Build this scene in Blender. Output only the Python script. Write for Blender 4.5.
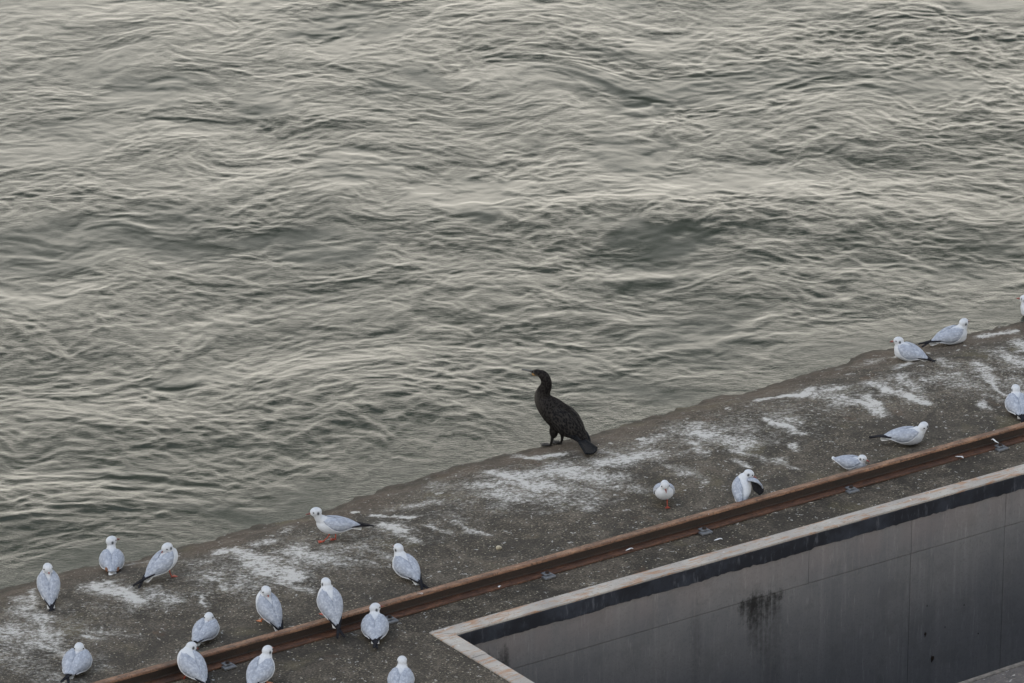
import bpy, bmesh, math, random
import numpy as np
from mathutils import Vector, Matrix, Euler
R = math.radians
SC = bpy.context.scene
COL = SC.collection
for o in list(bpy.data.objects): bpy.data.objects.remove(o)

# ------------------------------------------------------------------ camera, sky, sun, exposure
PITCH, FOC, CAMH = 21.5, 5689.0, 15.8
cam_d = bpy.data.cameras.new('camera'); cam = bpy.data.objects.new('camera', cam_d); COL.objects.link(cam)
cam.location = (0, 0, CAMH); cam.rotation_euler = (R(90 - PITCH), 0, 0)
cam_d.sensor_width = 36; cam_d.lens = FOC * 36 / 1024; cam_d.clip_start = 1; cam_d.clip_end = 3000
SC.camera = cam

SUN_EL, SUN_AZ = 56.0, -112.0         # azimuth measured from +Y towards +X
w = bpy.data.worlds.new('World'); SC.world = w; w.use_nodes = True
wn = w.node_tree.nodes; wl = w.node_tree.links
bg = wn['Background']
sky = wn.new('ShaderNodeTexSky'); sky.sky_type = 'NISHITA'; sky.sun_disc = False
sky.sun_elevation = R(SUN_EL); sky.sun_rotation = R(SUN_AZ)
sky.altitude = 200; sky.air_density = 1.0; sky.dust_density = 3.0; sky.ozone_density = 1.2
wtc = wn.new('ShaderNodeTexCoord'); wsx = wn.new('ShaderNodeSeparateXYZ'); wl.new(wtc.outputs['Generated'], wsx.inputs[0])
cl = wn.new('ShaderNodeTexNoise'); cl.inputs['Scale'].default_value = 3.2; cl.inputs['Detail'].default_value = 5; cl.inputs['Distortion'].default_value = .4
wmp = wn.new('ShaderNodeMapping'); wmp.inputs['Scale'].default_value = (1, 1, 3.0); wl.new(wtc.outputs['Generated'], wmp.inputs[0]); wl.new(wmp.outputs[0], cl.inputs['Vector'])
clm = wn.new('ShaderNodeMapRange'); clm.inputs['From Min'].default_value = .3; clm.inputs['From Max'].default_value = .7; clm.inputs['To Min'].default_value = -.05; clm.inputs['To Max'].default_value = .05
wl.new(cl.outputs['Fac'], clm.inputs[0])
wad = wn.new('ShaderNodeMath'); wad.operation = 'ADD'; wl.new(wsx.outputs[2], wad.inputs[0]); wl.new(clm.outputs[0], wad.inputs[1])
rp = wn.new('ShaderNodeValToRGB'); e = rp.color_ramp.elements       # cloud deck: pale warm low down, grey-blue overhead
OV = [(0.0, (2.0, 1.89, 1.68)), (.30, (2.0, 1.90, 1.70)), (.345, (1.45, 1.41, 1.30)), (.385, (.70, .71, .67)), (.44, (.27, .29, .28)), (.55, (.13, .145, .15)), (.74, (.22, .26, .32)), (.88, (.72, .85, 1.05)), (1.0, (.85, 1.0, 1.22))]
e[0].position, e[0].color = OV[0][0], (*[q/2 for q in OV[0][1]], 1); e[1].position, e[1].color = OV[-1][0], (*[q/2 for q in OV[-1][1]], 1)
for p_, c_ in OV[1:-1]:
    k_ = e.new(p_); k_.color = (*[q/2 for q in c_], 1)
wl.new(wad.outputs[0], rp.inputs[0])
sks = wn.new('ShaderNodeVectorMath'); sks.operation = 'SCALE'; sks.inputs[3].default_value = .003; wl.new(sky.outputs[0], sks.inputs[0])
rps = wn.new('ShaderNodeVectorMath'); rps.operation = 'SCALE'; rps.inputs[3].default_value = 1.0; wl.new(rp.outputs[0], rps.inputs[0])
wsum = wn.new('ShaderNodeVectorMath'); wsum.operation = 'ADD'; wl.new(sks.outputs[0], wsum.inputs[0]); wl.new(rps.outputs[0], wsum.inputs[1])
wl.new(wsum.outputs[0], bg.inputs['Color'])
bg.inputs['Strength'].default_value = 2.55
sd = bpy.data.lights.new('sun', 'SUN'); sd.energy = 1.25; sd.angle = R(28); sd.color = (1.0, .95, .88)
so = bpy.data.objects.new('sun', sd); COL.objects.link(so)
dirn = Vector((math.sin(R(SUN_AZ)) * math.cos(R(SUN_EL)), math.cos(R(SUN_AZ)) * math.cos(R(SUN_EL)), math.sin(R(SUN_EL))))
so.rotation_euler = dirn.to_track_quat('Z', 'Y').to_euler()
so.location = (0, 60, 30)
vs = SC.view_settings; vs.view_transform = 'Standard'; vs.look = 'None'; vs.gamma = 1; vs.exposure = 0.0
try: vs.use_curve_mapping = False
except Exception: pass

# ------------------------------------------------------------------ helpers
def at(px, py, z=0.0):
    """point on the horizontal plane z seen at a pixel of the photograph (used for surveying the pier)"""
    t = R(PITCH)
    d = np.array([0, math.cos(t), -math.sin(t)]) * FOC + np.array([1, 0, 0]) * (px - 512) - np.array([0, math.sin(t), math.cos(t)]) * (py - 341.5)
    s = (z - CAMH) / d[2]
    return np.array([0, 0, CAMH]) + d * s
ORG = at(430, 633)
_u = at(1024, 465) - ORG
ANG = math.atan2(_u[1], _u[0])
U = np.array([math.cos(ANG), math.sin(ANG), 0]); V = np.array([-U[1], U[0], 0])
def uv(p): q = p - ORG; return float(q @ U), float(q @ V)
def P(u, v, z=0.0): return Vector((ORG[0] + U[0]*u + V[0]*v, ORG[1] + U[1]*u + V[1]*v, z))
PIER = Matrix.Translation(Vector((ORG[0], ORG[1], 0))) @ Matrix.Rotation(ANG, 4, 'Z')

WL = -0.15
EDGE = [(-200, 640), (0, 587), (90, 566), (180, 547), (240, 530), (300, 517), (340, 505), (380, 489), (420, 477), (470, 462), (540, 446), (605, 431), (650, 415), (700, 402), (740, 393), (780, 381), (820, 370), (870, 352), (960, 336), (1024, 322), (1200, 272)]
EU = []; EV = []
for x, y in EDGE:
    a, b = uv(at(x, y, WL)); EU.append(a); EV.append(b)
EU = np.array(EU); EV = np.array(EV); VW = float(np.mean(EV[1:-1]))
CR = VW - 1.12
def deck_z(u, v):
    sh = np.interp(u, EU, EV) - VW
    d = np.maximum(0, v - sh - CR)
    z = -0.12 * d**2 - 0.5*np.maximum(0, d-1.3)**2
    return z
def deck_at(px, py):
    z = 0.0
    for i in range(8):
        p = at(px, py, z); u, v = uv(p); z = float(deck_z(u, v))
    return Vector((p[0], p[1], z))

rs = np.random.RandomState(7)
_perm = rs.permutation(1024)
_g = rs.rand(1024) * 2 * np.pi; _gx = np.cos(_g); _gy = np.sin(_g)
def perlin(x, y, seed=0):
    xi = np.floor(x).astype(np.int64); yi = np.floor(y).astype(np.int64)
    xf = x - xi; yf = y - yi
    uu = xf*xf*xf*(xf*(xf*6-15)+10); vv = yf*yf*yf*(yf*(yf*6-15)+10)
    def gr(ix, iy, fx, fy):
        h = _perm[(_perm[(ix + seed*57) & 1023] + iy + seed*131) & 1023]
        return _gx[h]*fx + _gy[h]*fy
    a = gr(xi, yi, xf, yf); b = gr(xi+1, yi, xf-1, yf); c = gr(xi, yi+1, xf, yf-1); d = gr(xi+1, yi+1, xf-1, yf-1)
    return ((a + (b-a)*uu) + ((c + (d-c)*uu) - (a + (b-a)*uu))*vv) * 1.5
def sstep(a, b, x):
    t = np.clip((x-a)/(b-a), 0, 1); return t*t*(3-2*t)

def tag(o, label=None, cat=None, group=None, kind=None):
    if label: o['label'] = label
    if cat: o['category'] = cat
    if group: o['group'] = group
    if kind: o['kind'] = kind
    return o
def empty(name, loc=(0, 0, 0), rz=0.0):
    o = bpy.data.objects.new(name, None); COL.objects.link(o); o.location = loc; o.rotation_euler = (0, 0, rz)
    o.empty_display_size = .05
    return o
def meshobj(name, verts, faces, mat, parent=None, smooth=True):
    me = bpy.data.meshes.new(name); me.from_pydata([tuple(v) for v in verts], [], faces); me.update()
    if smooth: me.polygons.foreach_set('use_smooth', [True]*len(me.polygons))
    if mat: me.materials.append(mat)
    o = bpy.data.objects.new(name, me); COL.objects.link(o)
    if parent: o.parent = parent
    return o
def bmobj(name, bm, mat, parent=None, smooth=False):
    me = bpy.data.meshes.new(name); bm.normal_update(); bm.to_mesh(me); bm.free()
    if smooth: me.polygons.foreach_set('use_smooth', [True]*len(me.polygons))
    if mat: me.materials.append(mat)
    o = bpy.data.objects.new(name, me); COL.objects.link(o)
    if parent: o.parent = parent
    return o
def grid_mesh(name, X, Y, Z, mat, keep=None, attrs=None):
    ny, nx = X.shape
    co = np.stack([X, Y, Z], -1).reshape(-1, 3).astype(np.float32)
    i = np.arange(ny*nx).reshape(ny, nx)
    q = np.stack([i[:-1, :-1], i[:-1, 1:], i[1:, 1:], i[1:, :-1]], -1)
    if keep is not None: q = q[keep]
    q = q.reshape(-1, 4).astype(np.int32)
    me = bpy.data.meshes.new(name)
    me.vertices.add(len(co)); me.vertices.foreach_set('co', co.ravel())
    me.loops.add(q.size); me.loops.foreach_set('vertex_index', q.ravel())
    me.polygons.add(len(q)); me.polygons.foreach_set('loop_start', np.arange(0, q.size, 4, dtype=np.int32))
    me.update(calc_edges=True)
    me.polygons.foreach_set('use_smooth', np.ones(len(q), bool))
    for k, a in (attrs or {}).items():
        at_ = me.attributes.new(k, 'FLOAT', 'POINT'); at_.data.foreach_set('value', a.ravel().astype(np.float32))
    me.materials.append(mat); me.update()
    o = bpy.data.objects.new(name, me); COL.objects.link(o)
    return o

class NT:
    def __init__(s, name, rough=.8, color=(.5, .5, .5), spec=None, ior=None):
        s.m = bpy.data.materials.new(name); s.m.use_nodes = True
        s.t = s.m.node_tree; s.n = s.t.nodes; s.l = s.t.links
        s.b = s.n['Principled BSDF']; s.b.inputs['Roughness'].default_value = rough
        s.b.inputs['Base Color'].default_value = (*color, 1)
        if spec is not None: s.b.inputs['Specular IOR Level'].default_value = spec
        if ior: s.b.inputs['IOR'].default_value = ior
        s.tc = s.n.new('ShaderNodeTexCoord')
    def map(s, scale=(1, 1, 1), rot=(0, 0, 0), src='Object'):
        m = s.n.new('ShaderNodeMapping'); m.inputs['Scale'].default_value = scale; m.inputs['Rotation'].default_value = rot
        s.l.new(s.tc.outputs[src], m.inputs['Vector']); return m.outputs[0]
    def map2(s, rot, scale, src='Object'):
        a = s.n.new('ShaderNodeMapping'); a.inputs['Rotation'].default_value = (0, 0, rot); s.l.new(s.tc.outputs[src], a.inputs['Vector'])
        m = s.n.new('ShaderNodeMapping'); m.inputs['Scale'].default_value = scale; s.l.new(a.outputs[0], m.inputs['Vector']); return m.outputs[0]
    def noise(s, vec, scale, detail=4, rough=.55, dist=0.0, out='Fac'):
        n = s.n.new('ShaderNodeTexNoise'); n.inputs['Scale'].default_value = scale; n.inputs['Detail'].default_value = detail
        n.inputs['Roughness'].default_value = rough; n.inputs['Distortion'].default_value = dist
        s.l.new(vec, n.inputs['Vector']); return n.outputs[out]
    def vor(s, vec, scale, feature='F1', out='Distance', rand=1.0):
        n = s.n.new('ShaderNodeTexVoronoi'); n.feature = feature; n.inputs['Scale'].default_value = scale
        n.inputs['Randomness'].default_value = rand
        s.l.new(vec, n.inputs['Vector']); return n.outputs[out]
    def ramp(s, fac, lo, hi, a=0.0, b=1.0):
        n = s.n.new('ShaderNodeMapRange'); n.interpolation_type = 'SMOOTHSTEP'
        for k, v_ in zip(('From Min', 'From Max', 'To Min', 'To Max'), (lo, hi, a, b)): n.inputs[k].default_value = v_
        s.l.new(fac, n.inputs['Value']); return n.outputs[0]
    def math(s, op, a, b=None):
        n = s.n.new('ShaderNodeMath'); n.operation = op
        for i, x in enumerate((a, b)):
            if x is None: continue
            if isinstance(x, (int, float)): n.inputs[i].default_value = x
            else: s.l.new(x, n.inputs[i])
        return n.outputs[0]
    def mix(s, fac, a, b, mode='MIX'):
        n = s.n.new('ShaderNodeMix'); n.data_type = 'RGBA'; n.blend_type = mode
        if isinstance(fac, (int, float)): n.inputs[0].default_value = fac
        else: s.l.new(fac, n.inputs[0])
        for i, x in ((6, a), (7, b)):
            if isinstance(x, tuple): n.inputs[i].default_value = (*x, 1)
            else: s.l.new(x, n.inputs[i])
        return n.outputs[2]
    def attr(s, name, out='Fac'):
        n = s.n.new('ShaderNodeAttribute'); n.attribute_name = name; return n.outputs[out]
    def col(s, c): s.l.new(c, s.b.inputs['Base Color'])
    def bump(s, h, strength=.5, dist=.01, prev=None):
        n = s.n.new('ShaderNodeBump'); n.inputs['Strength'].default_value = strength; n.inputs['Distance'].default_value = dist
        s.l.new(h, n.inputs['Height'])
        if prev is not None: s.l.new(prev, n.inputs['Normal'])
        s.l.new(n.outputs[0], s.b.inputs['Normal']); return n.outputs[0]
    def sep(s, axis, src='Object'):
        n = s.n.new('ShaderNodeSeparateXYZ'); s.l.new(s.tc.outputs[src], n.inputs[0]); return n.outputs[axis]

# ------------------------------------------------------------------ materials
def mat_concrete():
    t = NT('weathered_concrete', .78, spec=.22)
    v = t.map()
    big = t.noise(v, 1.1, 6, .6, .4); mid = t.noise(v, 6, 6, .65); fine = t.noise(v, 60, 4, .7); grit = t.noise(v, 150, 2, .6)
    c = t.mix(t.ramp(big, .35, .68), (.027, .023, .019), (.068, .058, .048))
    c = t.mix(t.ramp(mid, .45, .66, 0, .6), c, (.140, .122, .100)); c = t.mix(t.ramp(t.noise(v, 11, 5, .7), .5, .34, 0, .6), c, (.036, .034, .031))
    c = t.mix(t.ramp(fine, .50, .36, 0, .85), c, (.022, .021, .020))
    c = t.mix(t.ramp(fine, .53, .68, 0, .8), c, (.21, .185, .145))
    c = t.mix(t.ramp(grit, .58, .74, 0, .6), c, (.22, .195, .155))
    c = t.mix(t.ramp(t.noise(v, 1.7, 7, .68, .8), .48, .60, 0, .65), c, (.024, .022, .020))
    c = t.mix(t.ramp(t.noise(v, 3.1, 6, .7, .5), .60, .70, 0, .45), c, (.085, .052, .034))
    # exposed pebbles in the worn surface
    pc = t.vor(v, 55, out='Color'); pd = t.vor(v, 55)
    sp = t.n.new('ShaderNodeSeparateColor'); t.l.new(pc, sp.inputs[0])
    peb = t.math('MULTIPLY', t.ramp(pd, .42, .22), t.ramp(sp.outputs[0], .86, .90))
    c = t.mix(peb, c, (.26, .24, .19))
    dk = t.math('MULTIPLY', t.ramp(pd, .45, .25), t.ramp(sp.outputs[1], .86, .9))
    c = t.mix(t.math('MULTIPLY', dk, .8), c, (.018, .016, .014))
    # brown, wet algae film towards the water
    wet = t.attr('wet')
    wn_ = t.math('MULTIPLY', wet, t.ramp(t.noise(v, 5, 4), .2, .6, .5, 1)); wl_ = t.math('MULTIPLY', t.attr('soaked'), t.ramp(t.noise(v, 14, 4), .3, .55, .6, 1))
    c = t.mix(t.math('MULTIPLY', wn_, .62), c, (.072, .050, .036)); c = t.mix(t.math('MULTIPLY', wl_, .75), c, (.020, .019, .014))
    # yellowish lichen film
    c = t.mix(t.ramp(t.noise(v, 2.3, 5, .6, .3), .56, .72, 0, .35), c, (.125, .11, .062))
    # droppings: splashed patches and loose spots
    g = t.attr('guano')
    stro = t.noise(t.map2(R(46), (1, 2.4, 1)), 8, 7, .75, 1.2)
    br = t.noise(v, 34, 5, .75)
    gm = t.math('ADD', g, t.math('MULTIPLY', t.math('SUBTRACT', stro, .5), 2.0))
    gm = t.math('ADD', gm, t.math('MULTIPLY', t.math('SUBTRACT', br, .5), 3.2)); gm = t.math('ADD', gm, t.math('MULTIPLY', t.math('SUBTRACT', t.noise(v, 4.5, 5, .7, .4), .5), 2.0))
    thin = t.math('MULTIPLY', t.ramp(gm, .15, 1.2), t.ramp(g, .02, .30))
    thick = t.math('MULTIPLY', t.ramp(gm, .80, 1.35), t.ramp(g, .2, .6))
    c = t.mix(t.math('MULTIPLY', thin, .72), c, (.30, .295, .28))
    c = t.mix(t.math('MULTIPLY', thick, .72), c, (.50, .50, .50))
    vv = t.n.new('ShaderNodeVectorMath'); vv.operation = 'ADD'; t.l.new(v, vv.inputs[0])
    dn = t.n.new('ShaderNodeVectorMath'); dn.operation = 'SCALE'; dn.inputs[3].default_value = .10
    t.l.new(t.noise(v, 22, 3, out='Color'), dn.inputs[0]); t.l.new(dn.outputs[0], vv.inputs[1])
    for sc_, lo, sz, op in ((3.6, .76, .15, .8), (9, .84, .20, .65), (20, .88, .24, .65), (38, .92, .28, .7)):
        cc = t.n.new('ShaderNodeSeparateColor'); t.l.new(t.vor(vv.outputs[0], sc_, out='Color'), cc.inputs[0])
        dd = t.vor(vv.outputs[0], sc_)
        dd = t.math('ADD', dd, t.math('MULTIPLY', t.math('SUBTRACT', br, .5), .25))
        m_ = t.math('MULTIPLY', t.ramp(dd, sz, sz*.55), t.ramp(cc.outputs[2], lo, lo+.03))
        c = t.mix(t.math('MULTIPLY', m_, op), c, (.47, .47, .46))
    t.col(c)
    ro = t.math('ADD', t.math('MULTIPLY', wn_, -.10), .82); t.l.new(ro, t.b.inputs['Roughness'])
    n1 = t.bump(fine, .9, .012); t.bump(mid, .7, .03, n1)
    return t.m

def mat_wall():
    t = NT('board_marked_concrete', .72, spec=.4)
    v = t.map(); st = t.map((1, 1, .05)); st2 = t.map((1, 1, .012))
    s1 = t.noise(st, 16, 6, .65); s2 = t.noise(st2, 7, 4, .6); big = t.noise(v, 2.2, 5, .6); fine = t.noise(v, 70, 4, .7)
    c = t.mix(t.ramp(big, .3, .7), (.142, .145, .160), (.182, .182, .192))
    c = t.mix(t.ramp(s1, .5, .75, 0, .35), c, (.27, .27, .28))
    c = t.mix(t.ramp(s2, .52, .30, 0, .4), c, (.115, .120, .132))
    c = t.mix(t.ramp(fine, .5, .32, 0, .45), c, (.10, .10, .11))
    c = t.mix(t.ramp(t.noise(v, 5, 6, .7), .50, .66, 0, .5), c, (.12, .122, .13)); c = t.mix(t.ramp(t.noise(t.map((1, 1, .12)), 45, 4, .7), .56, .72, 0, .4), c, (.30, .30, .31))
    # pink paint bleed just under the steel band
    z = t.sep(2); pk = t.math('MULTIPLY', t.ramp(z, -.40, -.2), t.ramp(t.noise(st, 5, 4), .3, .65, .3, 1))
    c = t.mix(t.math('MULTIPLY', pk, .16), c, (.27, .195, .185))
    # soot-black seepage stains
    x = t.sep(0)
    for (cx, cz, wx, wz, op) in STAINS:
        dx = t.math('DIVIDE', t.math('SUBTRACT', x, cx), wx)
        dz = t.math('DIVIDE', t.math('SUBTRACT', z, cz), wz)
        d = t.math('ADD', t.math('MULTIPLY', dx, dx), t.math('MULTIPLY', dz, dz))
        d = t.math('ADD', d, t.math('ADD', t.math('MULTIPLY', t.math('SUBTRACT', s1, .5), 4.5), t.math('MULTIPLY', t.math('SUBTRACT', t.noise(v, 25, 4, .7), .5), 3.0)))
        c = t.mix(t.ramp(d, 1.5, -.6, 0, op), c, (.012, .012, .013))
    t.col(c); n1 = t.bump(fine, .35, .004); t.bump(s1, .35, .008, n1)
    return t.m

def mat_rust(name, base, light, dark, drops=True):
    t = NT(name, .62, spec=.45)
    v = t.map(); n1 = t.noise(t.map((1, 3, 3)), 9, 6, .65); n2 = t.noise(v, 55, 4, .7); n3 = t.noise(v, 3, 4)
    c = t.mix(t.ramp(n1, .35, .7), base, light)
    c = t.mix(t.ramp(n2, .52, .32, 0, .8), c, dark)
    c = t.mix(t.ramp(n3, .5, .75, 0, .5), c, dark)
    if drops:
        g = t.noise(v, 17, 4, .6, .3)
        c = t.mix(t.ramp(g, .70, .76, 0, .75), c, (.42, .42, .43))
    gr = t.noise(t.map((.35, 9, 9)), 16, 5, .7); c = t.mix(t.ramp(gr, .52, .38, 0, .7), c, dark)
    t.col(c); t.bump(n2, .7, .004); return t.m

def mat_coping():
    t = NT('rust_stained_pale_steel', .6, spec=.4)
    v = t.map(); l = t.map((.6, 3, 3)); n1 = t.noise(l, 8, 6, .7, .6); n2 = t.noise(v, 50, 4, .7); n3 = t.noise(v, 2.6, 4)
    c = t.mix(t.ramp(n3, .35, .7), (.25, .235, .225), (.35, .335, .315))
    c = t.mix(t.ramp(n1, .50, .62, 0, .85), c, (.27, .150, .085))
    c = t.mix(t.ramp(n2, .46, .28, 0, .6), c, (.09, .075, .065))
    c = t.mix(t.ramp(t.noise(v, 13, 3), .68, .73, 0, .7), c, (.5, .5, .49))
    t.col(c); t.bump(n2, .3, .002); return t.m

def mat_band():
    t = NT('black_bitumen_paint', .45, spec=.5)
    v = t.map(); s1 = t.noise(t.map((1, 1, .25)), 22, 6, .72); n3 = t.noise(v, 3, 5, .7)
    c = t.mix(t.ramp(n3, .42, .72), (.008, .010, .017), (.028, .034, .050))
    c = t.mix(t.ramp(s1, .54, .70, 0, .7), c, (.095, .105, .13))
    t.col(c); t.bump(s1, .3, .003); return t.m

def mat_water():
    t = NT('river_water', .045, (.05, .058, .045), ior=1.333)
    v = t.map(src='Object')
    t.col(t.mix(t.ramp(t.noise(v, .25, 4, .6, .6), .35, .65), (.015, .020, .013), (.024, .028, .019)))
    r = t.attr('rough')
    n1 = t.noise(t.map((1, 1.8, 1)), 13, 6, .66, 1.8); n2 = t.noise(t.map((1, 1.6, 1)), 38, 4, .6, 1.2)
    h = t.math('ADD', n1, t.math('MULTIPLY', n2, .30))
    t.bump(t.math('MULTIPLY', h, r), 1.0, .0038)
    return t.m

def simple(name, col, rough=.6, spec=.4, var=None, scale=60, bump=0.0):
    t = NT(name, rough, col, spec)
    v = t.map()
    if var:
        n = t.noise(v, scale, 4, .6); t.col(t.mix(t.ramp(n, .35, .65), col, var))
        if bump: t.bump(n, bump, .003)
    return t.m

# ------------------------------------------------------------------ river
def graded(lo, hi, step, far_lo, far_hi, k=1.12):
    a = list(np.arange(lo, hi, step)); s = step; x = a[-1]; hi_l = []
    while x < far_hi: s *= k; x += s; hi_l.append(min(x, far_hi))
    s = step; x = a[0]; lo_l = []
    while x > far_lo: s *= k; x -= s; lo_l.append(max(x, far_lo))
    return np.array(lo_l[::-1] + a + hi_l)

def water():
    us = graded(-3.4, 11.6, .0145, -500, 500); vs_ = graded(VW - .5, VW + 11.6, .0145, VW - .8, 900)
    u, v = np.meshgrid(us, vs_)
    du = np.gradient(us)[None, :]*np.ones_like(u); dv = np.gradient(vs_)[:, None]*np.ones_like(u)
    cell = np.maximum(du, dv)
    x = ORG[0] + U[0]*u + V[0]*v; y = ORG[1] + U[1]*u + V[1]*v
    r = np.random.RandomState(21)
    wx, wy = x.copy(), y.copy()
    for k in range(56):
        cx, cy = r.uniform(-6, 6), r.uniform(31, 50)
        rad = r.choice([.22, .35, .5, .7, 1.0], p=[.25, .25, .2, .18, .12]); a = r.uniform(.5, 1.35)*r.choice([-1, 1])
        dx = wx-cx; dy = (wy-cy)*.75
        f = a*np.exp(-(dx*dx+dy*dy)/(rad*rad))
        c_, s_ = np.cos(f), np.sin(f)
        wx = cx + c_*dx - s_*dy; wy = cy + (s_*dx + c_*dy)/.75
    lx, ly = wx, wy
    for sc, am, sd_ in ((.5, .35, 3), (1.3, .16, 5), (3.4, .05, 9)):
        a = perlin(wx*sc, wy*sc, sd_); b = perlin(wx*sc+40, wy*sc+17, sd_+1); wx = wx + a*am; wy = wy + b*am
    def fade(lam): return sstep(lam*.5, lam*.2, cell)
    def N(lam, st, seed): return perlin(wx/(lam*st), wy/lam, seed)*fade(lam)
    def Nl(lam, st, seed): return perlin(lx/(lam*st), ly/lam, seed)*fade(lam)
    rough = .15+.85*sstep(-.7, .1, N(1.9, 1.5, 31) + .5*N(.6, 1.5, 33))
    for px_, py_, ra_, rb_ in ((620, 150, .50, .50), (470, 198, .45, .55), (370, 165, .30, .40), (310, 250, .45, .45), (410, 85, .25, .35), (640, 238, .40, .3), (340, 25, .45, .6), (150, 95, .35, .45), (640, 95, .4, .4), (700, 232, .5, .25), (250, 100, .2, .3)):
        q = at(px_, py_, WL); dd = ((x-q[0]+.35*perlin(x*2.3, y*2, 51))/ra_)**2 + ((y-q[1]+.5*perlin(x*2.3, y*1.5, 52))/rb_)**2 + 1.1*N(.3, 1.3, 53)
        rough = rough*(.12+.88*sstep(.1, 1.7, dd))
    dome = 0*x
    turb = .10 + .75*sstep(.0, .55, N(2.2, 1.5, 41) + .4*N(.7, 1.5, 43))
    for px_, py_, ra_, rb_, am_ in ((930, 45, .7, 1.4, .9), (980, 110, .7, .8, .7), (860, 150, .6, .6, .7), (740, 215, 1.0, .5, .8), (860, 235, 1.0, .5, .6), (150, 450, 1.3, .8, .7), (380, 405, .9, .7, .9), (40, 520, .8, .5, .7), (60, 350, .8, .9, .6),
                                 (300, 130, .3, .7, .6), (560, 330, .8, .4, .5), (270, 200, .4, .8, .5), (620, 290, 1.0, .3, .5)):
        q = at(px_, py_, WL); turb = turb + am_*np.exp(-(((x-q[0]+.5*perlin(x*1.2, y*1.2, 55))/ra_)**2 + ((y-q[1]+.6*perlin(x*1.2, y*1.2, 56))/rb_)**2))*(.5+.9*sstep(-.3, .3, N(.5, 1.6, 57)))
        dome = dome + am_*.045*np.exp(-(((x-q[0]+.3*perlin(x*1.2, y*1.2, 58))/(ra_*1.1))**2 + ((y-q[1]-.45*rb_+.3*perlin(x*1.4, y*1.4, 59))/rb_)**2))
    turb = np.clip(turb, 0, 1.25)
    act = rough*(.30+.85*turb)
    gx = .55*x + .45*wx + .06*perlin(x*3.1, y*3.1, 81) + .02*perlin(x*9, y*9, 83); gy = .55*y + .45*wy + .06*perlin(x*3.1+7, y*3.1, 82) + .02*perlin(x*9, y*9+5, 84)
    def G(lam, st, seed, ang=0.0):
        c_, s_ = math.cos(ang), math.sin(ang)
        return perlin((gx*c_+gy*s_)/(lam*st), (gy*c_-gx*s_)/lam, seed)*fade(lam)
    h = .7*dome + .026*Nl(3.2, 1.3, 1) + .011*Nl(1.1, 1.3, 2)
    h += (.15+.85*act)*(.0030*N(.45, 1.4, 4) + .0054*G(.27, 1.1, 71, .6) + .0034*N(.30, 1.4, 77))
    # shear lines where upwelling water rolls over
    for lam, am, eps, sd_ in ((1.9, .0036, .05, 8), (1.1, .0022, .07, 9), (.62, .0014, .10, 10), (.34, .0012, .15, 11)):
        nn = perlin(lx/lam/1.25, ly/lam, sd_) + .20*G(.3, 1.2, sd_+60, .4) + .04*G(.12, 1.2, sd_+65)
        h += am*np.tanh(nn/eps)*sstep(-.12, .25, N(1.1, 1.3, sd_+70))*fade(lam*.5)
    rd2 = 1-np.abs(G(.30, 1.1, 12, .3)); h += .0014*(rd2**4)*act*fade(.36)
    h += (.15+.85*act)*(.0024*N(.155, 1.3, 14) + .0044*G(.125, 1.0, 72, -.6) + .0030*G(.095, 1.0, 75, .8))
    h += (rough*.35+act*.65)*(.0022*N(.085, 1.6, 16) + .0018*G(.072, 1.1, 73, -.7))
    h += (rough*.7+act*.3)*(.0009*N(.052, 1.6, 74))
    mid = turb
    # shore: damp a little against the pier's apron
    near = sstep(VW+.05, VW+.9, v - (np.interp(u, EU, EV)-VW))
    h = h*(.30+.70*near)
    o = grid_mesh('river', x, y, WL + h, mat_water(), attrs={'rough': .10+.90*rough*(.6+.4*mid)})
    return tag(o, 'grey green river swirling with boils, creases and fine ripples', 'river', kind='structure')
water()

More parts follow.
